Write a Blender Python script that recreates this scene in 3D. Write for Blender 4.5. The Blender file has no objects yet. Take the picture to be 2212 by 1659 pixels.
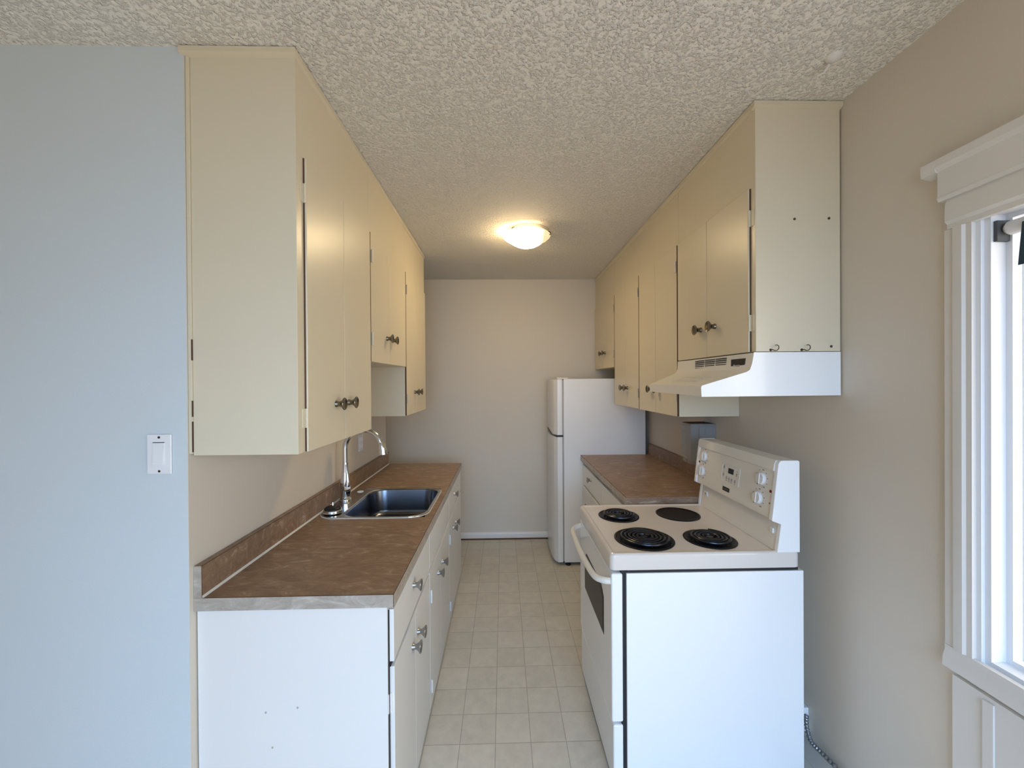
import bpy, bmesh, math, random
from mathutils import Vector, Matrix
random.seed(7)
S = bpy.context.scene
COL = S.collection
PI = math.pi

# ------------------------------------------------------------------ camera
F_PX, YAW, PITCH, ROLL, HCAM = 854.82, 0.02281, -0.00439, -0.00666, 1.5856
def cam_dir(u, v):
    cr, sr = math.cos(-ROLL), math.sin(-ROLL)
    u, v = cr*u - sr*v, sr*u + cr*v
    cp, sp = math.cos(PITCH), math.sin(PITCH)
    y2, z2 = 1.0, -v
    y = cp*y2 - sp*z2; z = sp*y2 + cp*z2
    cy, sy = math.cos(YAW), math.sin(YAW)
    return Vector((cy*u + sy*y, -sy*u + cy*y, z))
fwd = cam_dir(0, 0); right = cam_dir(1, 0) - fwd; up = fwd - cam_dir(0, 1)
cam = bpy.data.cameras.new('camera'); cam.sensor_width = 36; cam.lens = F_PX/2212*36
cam.clip_start = 0.02; cam.clip_end = 100
co = bpy.data.objects.new('camera', cam); COL.objects.link(co)
co.matrix_world = Matrix(((right.x, up.x, -fwd.x, 0), (right.y, up.y, -fwd.y, 0), (right.z, up.z, -fwd.z, HCAM), (0, 0, 0, 1)))
S.camera = co

# ------------------------------------------------------------------ light
S.view_settings.view_transform = 'Standard'; S.view_settings.look = 'None'
S.view_settings.gamma = 1; S.view_settings.use_curve_mapping = False
S.view_settings.exposure = -0.28
W = bpy.data.worlds.new('sky'); S.world = W; W.use_nodes = True
W.node_tree.nodes['Background'].inputs[0].default_value = (1.0, 0.91, 0.88, 1)
W.node_tree.nodes['Background'].inputs[1].default_value = 2.1
def area(name, loc, target, sx, sy, power, col, spread=180):
    l = bpy.data.lights.new(name, 'AREA'); l.shape = 'RECTANGLE'; l.size = sx; l.size_y = sy
    l.energy = power; l.color = col; l.spread = math.radians(spread)
    o = bpy.data.objects.new(name, l); COL.objects.link(o); o.location = loc
    d = Vector(target) - Vector(loc)
    o.rotation_euler = d.to_track_quat('-Z', 'Y').to_euler()
    return o
area('daylight_patio_door', (0.20, -2.40, 1.75), (0.25, 0, -0.75), 2.0, 1.5, 112, (0.29, 0.58, 1.0), 120)
area('daylight_side_window', (2.35, -0.1, 1.75), (0.0, 0.5, 0.5), 1.8, 1.8, 31, (1.0, 0.96, 0.78))

# ------------------------------------------------------------------ materials
def mat(name, col, rough=0.5, metal=0.0, spec=0.5, coat=0.0, bump=None, var=None, alpha=None, trans=0.0, emis=None, ior=1.45):
    m = bpy.data.materials.new(name); m.use_nodes = True
    nt = m.node_tree; b = nt.nodes['Principled BSDF']
    b.inputs['Base Color'].default_value = (*col, 1); b.inputs['Roughness'].default_value = rough
    b.inputs['Metallic'].default_value = metal; b.inputs['Specular IOR Level'].default_value = spec
    b.inputs['Coat Weight'].default_value = coat; b.inputs['Coat Roughness'].default_value = 0.08
    b.inputs['Transmission Weight'].default_value = trans; b.inputs['IOR'].default_value = ior
    if alpha is not None: b.inputs['Alpha'].default_value = alpha
    if emis:
        b.inputs['Emission Color'].default_value = (*emis[0], 1); b.inputs['Emission Strength'].default_value = emis[1]
    tc = nt.nodes.new('ShaderNodeTexCoord')
    if var:       # (scale, amount): soft mottling of the paint itself
        n = nt.nodes.new('ShaderNodeTexNoise'); n.inputs['Scale'].default_value = var[0]; n.inputs['Detail'].default_value = 4
        nt.links.new(tc.outputs['Object'], n.inputs['Vector'])
        r = nt.nodes.new('ShaderNodeValToRGB'); r.color_ramp.elements[0].position = 0.3; r.color_ramp.elements[1].position = 0.7
        r.color_ramp.elements[0].color = (*[c*(1-var[1]) for c in col], 1); r.color_ramp.elements[1].color = (*[min(1, c*(1+var[1])) for c in col], 1)
        nt.links.new(n.outputs['Fac'], r.inputs['Fac']); nt.links.new(r.outputs['Color'], b.inputs['Base Color'])
    if bump:      # (scale, strength, distance)
        n = nt.nodes.new('ShaderNodeTexNoise'); n.inputs['Scale'].default_value = bump[0]; n.inputs['Detail'].default_value = 3
        nt.links.new(tc.outputs['Object'], n.inputs['Vector'])
        bp = nt.nodes.new('ShaderNodeBump'); bp.inputs['Strength'].default_value = bump[1]; bp.inputs['Distance'].default_value = bump[2]
        nt.links.new(n.outputs['Fac'], bp.inputs['Height']); nt.links.new(bp.outputs['Normal'], b.inputs['Normal'])
    return m

M = {}
M['bounce_floor'] = mat('warm_bounce_floor', (0.78, 0.54, 0.33), 0.5, var=(9, 0.1))  # unseen floor around the camera, coloured to add warm bounce light
M['wall'] = mat('wall_paint', (0.69, 0.63, 0.54), 0.55, bump=(220, 0.12, 0.002), var=(1.2, 0.012))
M['wall_cool'] = mat('cool_white_wall_paint', (0.625, 0.685, 0.705), 0.55, bump=(220, 0.12, 0.002), var=(1.2, 0.012))
M['trim'] = mat('trim_paint', (0.76, 0.74, 0.70), 0.4, bump=(90, 0.06, 0.002))
M['cream'] = mat('cream_cabinet_paint', (0.72, 0.645, 0.485), 0.33, bump=(60, 0.10, 0.002), var=(2, 0.015))
M['white_cab'] = mat('white_cabinet_paint', (0.81, 0.80, 0.77), 0.36, bump=(60, 0.10, 0.002), var=(2, 0.012))
M['enamel'] = mat('white_enamel', (0.91, 0.92, 0.92), 0.22, coat=0.4)
M['enamel_top'] = mat('cooktop_enamel', (0.73, 0.675, 0.62), 0.2, coat=0.4)
M['almond'] = mat('off_white_plastic', (0.80, 0.775, 0.71), 0.35)
M['fridge'] = mat('fridge_enamel', (0.88, 0.87, 0.86), 0.28, coat=0.3, bump=(350, 0.15, 0.001))
M['plastic'] = mat('white_plastic', (0.82, 0.82, 0.82), 0.35)
M['black_enamel'] = mat('black_enamel', (0.006, 0.006, 0.009), 0.3, spec=0.25)
M['coil'] = mat('coil_metal', (0.012, 0.012, 0.018), 0.28, metal=0.3, spec=0.6)
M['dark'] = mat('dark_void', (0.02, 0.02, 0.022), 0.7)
M['black_plastic'] = mat('black_plastic', (0.012, 0.013, 0.015), 0.35)
M['oven_glass'] = mat('oven_glass', (0.02, 0.019, 0.018), 0.3, spec=0.25)
M['chrome'] = mat('chrome', (0.72, 0.72, 0.73), 0.07, metal=1)
M['steel'] = mat('brushed_steel', (0.20, 0.215, 0.25), 0.26, metal=1, bump=(500, 0.05, 0.001))
M['steel_rim'] = mat('polished_steel_rim', (0.62, 0.62, 0.62), 0.18, metal=1)
M['knob'] = mat('aged_nickel', (0.22, 0.195, 0.15), 0.2, metal=1)
M['knob_cool'] = mat('brushed_nickel', (0.38, 0.38, 0.39), 0.30, metal=1)
M['caulk'] = mat('white_caulk', (0.72, 0.70, 0.64), 0.5)
M['gray_mark'] = mat('grey_print', (0.22, 0.21, 0.20), 0.6)
M['button'] = mat('grey_button', (0.42, 0.40, 0.37), 0.5)
M['red'] = mat('red_lens', (0.25, 0.012, 0.012), 0.2)
M['brown_gap'] = mat('gap_shade_and_dark_brown', (0.10, 0.045, 0.02), 0.7)  # dark brown: painted shade in door gaps, also real brown parts
M['dark_metal'] = mat('dark_hook_metal', (0.10, 0.085, 0.06), 0.4, metal=0.8)
M['rubber'] = mat('black_rubber', (0.012, 0.012, 0.012), 0.45)
M['conduit'] = mat('flex_conduit', (0.33, 0.34, 0.36), 0.35, metal=0.8)
M['vinyl'] = mat('window_vinyl', (0.82, 0.84, 0.87), 0.3)
M['ridge'] = mat('eave_paint_and_housing_shade', (0.08, 0.085, 0.09), 0.7)  # eave colour, also used for the painted shadow of the blind housing
M['blind'] = mat('blind_fabric', (0.72, 0.72, 0.72), 0.8)
M['teal'] = mat('dark_blue_strap', (0.015, 0.045, 0.07), 0.6)
M['clear'] = mat('cloudy_plastic', (0.80, 0.80, 0.82), 0.25, alpha=0.45)
M['milky'] = mat('frosted_plastic', (0.52, 0.50, 0.47), 0.3, alpha=0.32)
M['lamp_base'] = mat('lamp_pan', (0.75, 0.70, 0.58), 0.35)
M['glass'] = mat('window_glass', (1, 1, 1), 0.0, trans=1.0, ior=1.0, alpha=0.12)

def ceiling_mat():
    m = mat('textured_ceiling', (0.88, 0.85, 0.78), 0.8); nt = m.node_tree; b = nt.nodes['Principled BSDF']
    tc = nt.nodes.new('ShaderNodeTexCoord')
    n1 = nt.nodes.new('ShaderNodeTexNoise'); n1.inputs['Scale'].default_value = 95; n1.inputs['Detail'].default_value = 3; n1.inputs['Roughness'].default_value = 0.55; n1.inputs['Distortion'].default_value = 0.3
    v = nt.nodes.new('ShaderNodeTexVoronoi'); v.feature = 'SMOOTH_F1'; v.inputs['Scale'].default_value = 150
    for n in (n1, v): nt.links.new(tc.outputs['Object'], n.inputs['Vector'])
    r = nt.nodes.new('ShaderNodeMapRange'); r.inputs[1].default_value = 0.47; r.inputs[2].default_value = 0.68
    nt.links.new(n1.outputs['Fac'], r.inputs[0])
    a = nt.nodes.new('ShaderNodeMath'); a.operation = 'MULTIPLY_ADD'; a.inputs[1].default_value = -0.35
    nt.links.new(v.outputs['Distance'], a.inputs[0]); nt.links.new(r.outputs[0], a.inputs[2])
    bp = nt.nodes.new('ShaderNodeBump'); bp.inputs['Strength'].default_value = 0.9; bp.inputs['Distance'].default_value = 0.0058
    nt.links.new(a.outputs[0], bp.inputs['Height']); nt.links.new(bp.outputs['Normal'], b.inputs['Normal'])
    return m
M['ceiling'] = ceiling_mat()

TILE, TOX, TOY = 0.15608, -0.04355, 1.73214
def floor_mat():
    m = mat('vinyl_tile_floor', (0.55, 0.52, 0.44), 0.38); nt = m.node_tree; b = nt.nodes['Principled BSDF']
    tc = nt.nodes.new('ShaderNodeTexCoord')
    mp = nt.nodes.new('ShaderNodeMapping'); mp.inputs['Location'].default_value = (-TOX + TILE*40, -TOY + TILE*60, 0)
    nt.links.new(tc.outputs['Object'], mp.inputs['Vector'])
    br = nt.nodes.new('ShaderNodeTexBrick'); br.offset = 0; br.squash = 1
    br.inputs['Scale'].default_value = 1; br.inputs['Brick Width'].default_value = TILE; br.inputs['Row Height'].default_value = TILE
    br.inputs['Mortar Size'].default_value = 0.0022; br.inputs['Mortar Smooth'].default_value = 0.4; br.inputs['Bias'].default_value = 0
    br.inputs['Color1'].default_value = (0.60, 0.56, 0.48, 1); br.inputs['Color2'].default_value = (0.65, 0.61, 0.525, 1); br.inputs['Mortar'].default_value = (0.40, 0.37, 0.31, 1)
    nt.links.new(mp.outputs['Vector'], br.inputs['Vector'])
    n = nt.nodes.new('ShaderNodeTexNoise'); n.inputs['Scale'].default_value = 16; n.inputs['Detail'].default_value = 8; n.inputs['Roughness'].default_value = 0.7
    nt.links.new(tc.outputs['Object'], n.inputs['Vector'])
    r = nt.nodes.new('ShaderNodeMapRange'); r.inputs[1].default_value = 0.3; r.inputs[2].default_value = 0.7; r.inputs[3].default_value = 0.84; r.inputs[4].default_value = 1.02
    nt.links.new(n.outputs['Fac'], r.inputs[0])
    mx = nt.nodes.new('ShaderNodeMix'); mx.data_type = 'RGBA'; mx.blend_type = 'MULTIPLY'; mx.inputs[0].default_value = 1
    nt.links.new(br.outputs['Color'], mx.inputs[6]); nt.links.new(r.outputs[0], mx.inputs[7])
    nt.links.new(mx.outputs[2], b.inputs['Base Color'])
    bp = nt.nodes.new('ShaderNodeBump'); bp.inputs['Strength'].default_value = 0.3; bp.inputs['Distance'].default_value = 0.001; bp.invert = True
    nt.links.new(br.outputs['Fac'], bp.inputs['Height']); nt.links.new(bp.outputs['Normal'], b.inputs['Normal'])
    return m
M['floor'] = floor_mat()

def laminate(name, c0, c1, c2, rough):
    m = mat(name, c1, rough, spec=0.35); nt = m.node_tree; b = nt.nodes['Principled BSDF']
    tc = nt.nodes.new('ShaderNodeTexCoord')
    mp = nt.nodes.new('ShaderNodeMapping'); mp.inputs['Scale'].default_value = (1.0, 2.2, 2.2); mp.inputs['Rotation'].default_value = (0, 0, 0.15)
    nt.links.new(tc.outputs['Object'], mp.inputs['Vector'])
    n = nt.nodes.new('ShaderNodeTexNoise'); n.inputs['Scale'].default_value = 10; n.inputs['Detail'].default_value = 12; n.inputs['Roughness'].default_value = 0.74; n.inputs['Distortion'].default_value = 1.2
    nt.links.new(mp.outputs['Vector'], n.inputs['Vector'])
    r = nt.nodes.new('ShaderNodeValToRGB'); e = r.color_ramp.elements
    e[0].position = 0.34; e[0].color = (*c0, 1); e[1].position = 0.56; e[1].color = (*c1, 1)
    x = e.new(0.68); x.color = (*c2, 1)
    nt.links.new(n.outputs['Fac'], r.inputs['Fac']); nt.links.new(r.outputs['Color'], b.inputs['Base Color'])
    return m
M['laminate'] = laminate('brown_laminate', (0.19, 0.118, 0.072), (0.30, 0.20, 0.13), (0.50, 0.39, 0.29), 0.36)
M['edge'] = laminate('light_edge_laminate', (0.33, 0.28, 0.23), (0.45, 0.40, 0.34), (0.60, 0.56, 0.50), 0.4)

# ------------------------------------------------------------------ mesh helpers
class MB:
    def __init__(s): s.bm = bmesh.new()
    def _add(s, t):
        me = bpy.data.meshes.new('t'); t.to_mesh(me); t.free(); s.bm.from_mesh(me); bpy.data.meshes.remove(me); return s
    def box(s, x0, x1, y0, y1, z0, z1, bev=0.0, seg=2, mtx=None):
        t = bmesh.new(); bmesh.ops.create_cube(t, size=1)
        for v in t.verts: v.co = Vector(((x0+x1)/2 + v.co.x*(x1-x0), (y0+y1)/2 + v.co.y*(y1-y0), (z0+z1)/2 + v.co.z*(z1-z0)))
        if bev: bmesh.ops.bevel(t, geom=t.edges[:], offset=bev, segments=seg, profile=0.5, affect='EDGES')
        if mtx: t.transform(mtx)
        return s._add(t)
    def prism(s, pts, axis, a, b, bev=0.0, seg=2):
        """pts: 2-D outline in the other two axes (x,y,z order); extruded along axis from a to b"""
        def P(p, h):
            return {'x': (h, p[0], p[1]), 'y': (p[0], h, p[1]), 'z': (p[0], p[1], h)}[axis]
        t = bmesh.new(); A = [t.verts.new(P(p, a)) for p in pts]; B = [t.verts.new(P(p, b)) for p in pts]
        t.faces.new(A); t.faces.new(B[::-1]); n = len(pts)
        for i in range(n): t.faces.new((A[i], B[i], B[(i+1) % n], A[(i+1) % n]))
        bmesh.ops.recalc_face_normals(t, faces=t.faces)
        if bev: bmesh.ops.bevel(t, geom=t.edges[:], offset=bev, segments=seg, profile=0.5, affect='EDGES')
        return s._add(t)
    def lathe(s, prof, origin, axis=(0, 0, 1), seg=32, cap=True):
        t = bmesh.new(); q = Vector((0, 0, 1)).rotation_difference(Vector(axis).normalized()).to_matrix(); o = Vector(origin)
        rings = []
        for r, h in prof:
            if r < 1e-6: rings.append([t.verts.new(o + q @ Vector((0, 0, h)))])
            else: rings.append([t.verts.new(o + q @ Vector((r*math.cos(2*PI*i/seg), r*math.sin(2*PI*i/seg), h))) for i in range(seg)])
        for A, B in zip(rings, rings[1:]):
            for i in range(seg):
                j = (i+1) % seg
                if len(A) == 1 and len(B) == 1: continue
                if len(A) == 1: t.faces.new((A[0], B[j], B[i]))
                elif len(B) == 1: t.faces.new((A[i], A[j], B[0]))
                else: t.faces.new((A[i], A[j], B[j], B[i]))
        if cap:
            for R in (rings[0], rings[-1]):
                if len(R) > 1: t.faces.new(R)
        bmesh.ops.recalc_face_normals(t, faces=t.faces)
        return s._add(t)
    def tube(s, pts, r, seg=12, closed=False):
        t = bmesh.new(); P = [Vector(p) for p in pts]; n = len(P); R = r if isinstance(r, (list, tuple)) else [r]*n
        prev = None; rings = []
        for i in range(n):
            if closed: d = P[(i+1) % n] - P[i-1]
            else: d = P[min(i+1, n-1)] - P[max(i-1, 0)]
            d.normalize()
            if prev is None: a = d.orthogonal().normalized()
            else: a = (prev - d*prev.dot(d)).normalized()
            prev = a; b = d.cross(a)
            rings.append([t.verts.new(P[i] + (a*math.cos(2*PI*k/seg) + b*math.sin(2*PI*k/seg))*R[i]) for k in range(seg)])
        for i in range(n if closed else n-1):
            A, B = rings[i], rings[(i+1) % n]
            for k in range(seg): t.faces.new((A[k], A[(k+1) % seg], B[(k+1) % seg], B[k]))
        if not closed: t.faces.new(rings[0][::-1]); t.faces.new(rings[-1])
        bmesh.ops.recalc_face_normals(t, faces=t.faces)
        return s._add(t)
    def loft(s, rings, cap0=False, cap1=False):
        t = bmesh.new(); V = [[t.verts.new(p) for p in R] for R in rings]; n = len(V[0])
        for A, B in zip(V, V[1:]):
            for i in range(n): t.faces.new((A[i], A[(i+1) % n], B[(i+1) % n], B[i]))
        if cap0: t.faces.new(V[0][::-1])
        if cap1: t.faces.new(V[-1])
        bmesh.ops.recalc_face_normals(t, faces=t.faces)
        return s._add(t)
    def build(s, name, m, parent=None, smooth=True, sharp=35, **props):
        me = bpy.data.meshes.new(name)
        off = parent['_o'] if parent is not None and '_o' in parent else (0, 0, 0)
        off = Vector(off)
        bmesh.ops.translate(s.bm, verts=s.bm.verts, vec=-off)
        s.bm.to_mesh(me); s.bm.free()
        for mm in (m if isinstance(m, (list, tuple)) else [m]): me.materials.append(M[mm] if isinstance(mm, str) else mm)
        if smooth:
            me.shade_smooth(); me.set_sharp_from_angle(angle=math.radians(sharp))
        o = bpy.data.objects.new(name, me); COL.objects.link(o)
        if smooth:
            wnm = o.modifiers.new('weighted_normal', 'WEIGHTED_NORMAL'); wnm.keep_sharp = True; wnm.mode = 'FACE_AREA'
        if parent is not None: o.parent = parent; o['_o'] = list(off)
        for k, v in props.items(): o[k] = v
        return o

def rrect(cx, cy, hx, hy, r, z, n=8):
    out = []
    for sx, sy, a0 in ((1, 1, 0), (-1, 1, PI/2), (-1, -1, PI), (1, -1, 1.5*PI)):
        for i in range(n+1):
            a = a0 + i*PI/2/n
            out.append((cx + sx*(hx-r) + r*math.cos(a), cy + sy*(hy-r) + r*math.sin(a), z))
    return out
def thing(name, label, cat, loc, group=None):
    o = bpy.data.objects.new(name, None); COL.objects.link(o); o.location = loc; o.empty_display_size = 0.05
    o['label'] = label; o['category'] = cat; o['_o'] = list(loc)
    if group: o['group'] = group
    return o
def struct(name, mb, m, **k):
    return mb.build(name, m, None, kind='structure', **k)
def snempty(name, loc):
    o = bpy.data.objects.new(name, None); COL.objects.link(o); o.location = loc; o['kind'] = 'structure'; o['_o'] = list(loc); return o

# ------------------------------------------------------------------ levels
XL, XR = -0.975, 1.272
YW, YLF, YEND = 1.245, 3.306, 4.006
ZC = 2.625
XKL, ZK = -0.352, 0.915          # left counter edge / top
XKR, ZKR = 0.6625, 0.957         # right counter

# ------------------------------------------------------------------ room
struct('floor', MB().box(-3.3, 1.4, 1.2, 4.2, -0.06, 0), 'floor', smooth=False)
struct('floor_front_unseen', MB().box(-3.3, 1.4, -2.1, 1.2, -0.06, 0), 'bounce_floor', smooth=False)
struct('ceiling', MB().box(-3.3, 1.4, -2.1, 4.2, ZC, ZC+0.08), 'ceiling', smooth=False)
struct('wall_back', MB().box(-2.7, 1.4, YEND, YEND+0.1, 0, ZC), 'wall', smooth=False)
struct('wall_left', MB().box(-1.075, XL, YW+0.1, YLF, 0, ZC).box(XL-0.002, XL, YW+0.0005, YW+0.1, 0, ZC), 'wall', smooth=False)
struct('wall_partition', MB().box(-3.2, XL-0.002, YW, YW+0.1, 0, ZC), 'wall_cool')
struct('wall_passage', MB().box(-2.7, -2.6, YW+0.1, YEND, 0, ZC), 'wall', smooth=False)
struct('wall_far_left', MB().box(-3.3, -3.2, -2.0, YW+0.1, 0, ZC), 'wall', smooth=False)
WY0, WY1, WZ0, WZ1 = -0.55, 1.045, 0.80, 2.04       # window opening in the right wall
wr = MB()
wr.box(XR, XR+0.12, WY1, YEND, 0, ZC).box(XR, XR+0.12, -2.0, WY0, 0, ZC)
wr.box(XR, XR+0.12, WY0, WY1, 0, WZ0).box(XR, XR+0.12, WY0, WY1, WZ1, ZC)
struct('wall_right', wr, 'wall', smooth=False)
rw = MB()
rw.box(-3.3, -0.85, -2.1, -2.0, 0, ZC).box(1.22, 1.4, -2.1, -2.0, 0, ZC).box(-0.85, 1.22, -2.1, -2.0, 2.1, ZC)
struct('wall_rear', rw, 'wall', smooth=False)
pd = snempty('door_1', (0.43, -2.05, 0))
m = MB()
m.box(-0.85, -0.79, -2.09, -2.01, 0, 2.1).box(1.16, 1.22, -2.09, -2.01, 0, 2.1).box(-0.79, 1.16, -2.09, -2.01, 2.04, 2.1).box(-0.79, 1.16, -2.09, -2.01, 0, 0.06).box(0.16, 0.22, -2.09, -2.01, 0.06, 2.04)
m.build('door_frame', 'vinyl', pd, smooth=False)

# baseboards
def bb_profile(x0, x1, y):   # back wall, facing -Y
    mb = MB(); mb.prism([(y, 0), (y, 0.07), (y-0.006, 0.07), (y-0.010, 0.055), (y-0.014, 0.045), (y-0.014, 0)], 'x', x0, x1); return mb
struct('baseboard_back', bb_profile(-2.6, 1.27, YEND), 'trim')
struct('trim_1', MB().box(-2.6, 1.27, YEND-0.022, YEND-0.0142, 0, 0.012), 'brown_gap')
struct('baseboard_right', MB().box(XR-0.014, XR, 1.10, 2.1, 0, 0.095, 0.003), 'trim')

# cornice over the cabinets (painted like them)
def cornice(name, pts_front, y0, y1):
    mb = MB(); mb.prism(pts_front, 'y', y0, y1); return struct(name, mb, 'cream')
zc = ZC - 0.003
struct('trim_2', MB().prism([(-0.655, 2.597), (-0.641, 2.597), (-0.634, 2.603), (-0.634, zc), (-0.655, zc)], 'y', 1.2555, 3.256)
       .prism([(1.255, 2.597), (1.240, 2.603), (1.236, 2.606), (1.236, zc), (1.255, zc)], 'x', XL-0.012, -0.634), 'cream')
struct('trim_3', MB().prism([(0.960, 2.597), (0.944, 2.597), (0.936, 2.603), (0.936, zc), (0.960, zc)], 'y', 1.4665, YEND-0.002)
       .prism([(1.466, 2.597), (1.452, 2.602), (1.446, 2.606), (1.446, zc), (1.466, zc)], 'x', 0.936, XR-0.001), 'cream')

# ------------------------------------------------------------------ window in the right wall
wn = snempty('window_1', (XR, 0.25, WZ0))
CY0, CY1 = WY0-0.07, 1.100
cs = MB()
# side casing (stepped), head casing, cap, lower casing
def vcas(ya, yb, sgn):       # ya outer, yb inner
    t = (yb-ya)
    cs.prism([(XR, ya), (XR-0.013, ya), (XR-0.013, ya+t*0.30), (XR-0.017, ya+t*0.33), (XR-0.020, ya+t*0.40), (XR-0.020, ya+t*0.72), (XR-0.014, ya+t*0.8), (XR-0.014, yb), (XR, yb)], 'z', 0.8325, 2.0075)
vcas(CY1, 1.034, -1)
vcas(CY0, WY0+0.011, 1)
cs.prism([(XR, 2.092), (XR-0.015, 2.092), (XR-0.02, 2.080), (XR-0.022, 2.03), (XR-0.014, 2.022), (XR-0.014, 2.008), (XR, 2.008)], 'y', CY0, 1.092)
cs.prism([(XR, 0.772), (XR-0.022, 0.772), (XR-0.02, 0.80), (XR-0.014, 0.815), (XR-0.014, 0.832), (XR, 0.832)], 'y', CY0, 1.100)
cs.build('casing', 'trim', wn)
MB().prism([(XR, 2.092), (XR-0.022, 2.092), (XR-0.026, 2.102), (XR-0.024, 2.110), (XR-0.024, 2.178), (XR-0.033, 2.19), (XR-0.033, 2.212), (XR, 2.212)], 'y', CY0-0.02, 1.108).prism(
    [(XR, 2.172), (XR-0.030, 2.178), (XR-0.033, 2.19), (XR-0.033, 2.212), (XR, 2.212)], 'y', 1.108, 1.146).build('head_cap', 'trim', wn)
sh = MB()
for i, (dx, dx2, w) in enumerate(((-0.002, 0.008, 0.022), (0.008, 0.048, 0.036), (0.048, 0.075, 0.050), (0.075, 0.121, 0.052))):
    x0, x1 = XR+dx, XR+dx2
    for (ya, yb) in ((WY1-w, WY1), (WY0, WY0+w)): sh.box(x0, x1, ya, yb, WZ0, WZ1)
    sh.box(x0, x1, WY0+w, WY1-w, WZ0, WZ0+w*0.9+0.008).box(x0, x1, WY0+w, WY1-w, WZ1-w*0.9+0.008, WZ1)
sh.build('sash', 'vinyl', wn, smooth=False)
MB().box(XR+0.060, XR+0.064, WY0+0.045, WY1-0.045, WZ0+0.05, WZ1-0.05).build('glass', 'glass', wn, smooth=False)
# apron panelling under the window
struct('trim_4', MB().box(XR-0.012, XR, -0.62, 1.084, 0, 0.756, 0.002).box(XR-0.018, XR-0.012, 0.985, 1.01, 0, 0.745, 0.002), 'trim')
t = thing('roller_blind', 'rolled up white blind with a dark blue strap at top of the window', 'blind', (XR+0.05, 0.2, 1.95))
MB().lathe([(0, 0), (0.012, 0.002), (0.018, 0.010), (0.018, 1.30), (0, 1.30)], (XR+0.036, 0.999, 1.974), (0, -1, 0), 24).build('roll', 'blind', t)
MB().box(XR+0.014, XR+0.058, 1.0, 1.008, 1.944, 1.998, 0.001).build('housing_shade', 'ridge', t)  # dark plate standing in for the shadow of the blind housing
MB().prism([(0.93, 1.975), (0.952, 1.975), (0.960, 1.87), (0.93, 1.87)], 'x', XR+0.0150, XR+0.0175).build('strap', 'teal', t)
# outside: eave above the window and neighbouring wall
struct('wall_outer_return', MB().box(XR+0.121, XR+0.75, 1.02, 1.40, 0.3, 2.3), 'trim', smooth=False)
struct('trim_5', MB().box(XR+0.121, XR+0.75, -0.6, 1.018, 2.06, 2.12), 'ridge', smooth=False)

# ------------------------------------------------------------------ cabinet hardware
KP = [(0, 0), (0.0125, 0), (0.0120, 0.004), (0.0095, 0.010), (0.0105, 0.017), (0.0165, 0.025), (0.0225, 0.030), (0.0240, 0.0325), (0.0225, 0.0345), (0.0150, 0.0315), (0.006, 0.0300), (0, 0.0298)]
def knob(parent, x, y, z, sg, m='knob', s=1.0):
    return MB().lathe([(r*s, h*s) for r, h in KP], (x, y, z), (sg, 0, 0), 28).build('knob', m, parent)
def hinge(parent, xf, sg, y, z, side, m, h=0.062, leaf=0.0, th=0.018):
    mb = MB()
    xf += sg*(th if not leaf else 0.0)
    if leaf: y -= 0.006*(1 if side < 0 else -1)
    mb.tube([(xf+sg*0.006, y, z-h/2), (xf+sg*0.006, y, z+h/2)], 0.0042, 10)
    for k in (-1, 0, 1): mb.lathe([(0.0046, -0.0035), (0.0046, 0.0035)], (xf+sg*0.006, y, z+k*h*0.33), (0, 0, 1), 10)
    a, b = (y+side*(leaf if leaf else -0.001), y+side*(0.001 if leaf else -0.004))
    mb.box(min(xf, xf+sg*0.0025), max(xf, xf+sg*0.0025), min(a, b), max(a, b), z-h/2, z+h/2, 0.001)
    return mb.build('hinge', m, parent)
def door(parent, xf, sg, y0, y1, z0, z1, m, knob_y=None, knob_z=None, hinge_side=None, hm=None, km='knob', th=0.018, leaf=0.0):
    x0, x1 = sorted((xf, xf+sg*th))
    d = MB().box(x0, x1, y0, y1, z0, z1, 0.003).build('door', m, parent)
    if knob_y is not None: knob(d, xf+sg*th, knob_y, knob_z, sg, km)
    if hinge_side == -1:
        y = y0+0.004 if hinge_side < 0 else y1-0.004
        for z in (z0+0.11, z1-0.115): hinge(d, xf, sg, y, z, hinge_side, hm or m, leaf=leaf, th=th)
    return d

# ------------------------------------------------------------------ wall cabinets, left
FXL = -0.641
GL = 'cream wall cabinets on the left'
def wall_cab(sg, xf, xw, y0, y1, z0, label, doors, zd0, zd1=2.315, gap_y=None):
    t = thing('wall_cabinet', label, 'cabinet', ((xf+xw)/2, (y0+y1)/2, z0))
    a, b = sorted((xf, xw))
    MB().box(a, b, y0, y1, z0, ZC-0.004, 0.0015).build('body', 'cream', t)
    for i, d in enumerate(doors):
        door(t, xf, sg, d[0], d[1], zd0, zd1, 'cream', d[2], d[3], d[4], th=0.009, leaf=0.020 if (i == 0 and d[0]-y0 > 0.02) else 0.0)
    g = doors[0][0]; p0, p1 = sorted((xf, xf+sg*(0.0035 if g-y0 > 0.02 else 0.0084)))
    MB().box(p0, p1, max(g-0.0042, y0+0.0002), g-0.0002, zd0+0.002, zd1-0.002).build('hinge_gap_shade', 'brown_gap', t, smooth=False, label='dark strip painting the gap shade beside the hinged door edge')  # shade of the door gap, laid on as a dark brown strip
    return t
c = wall_cab(1, FXL, XL+0.012, 1.252, 1.9155, 1.364, 'tall cream wall cabinet nearest the camera, above the long counter on the left', [(1.298, 1.5985, 1.512, 1.508, -1), (1.601, 1.9135, 1.632, 1.508, 1)], 1.364)
MB().box(XL+0.001, XL+0.0115, 1.2475, 1.262, 1.37, 2.6, 0.001).build('filler_strip', 'cream', c)
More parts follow.
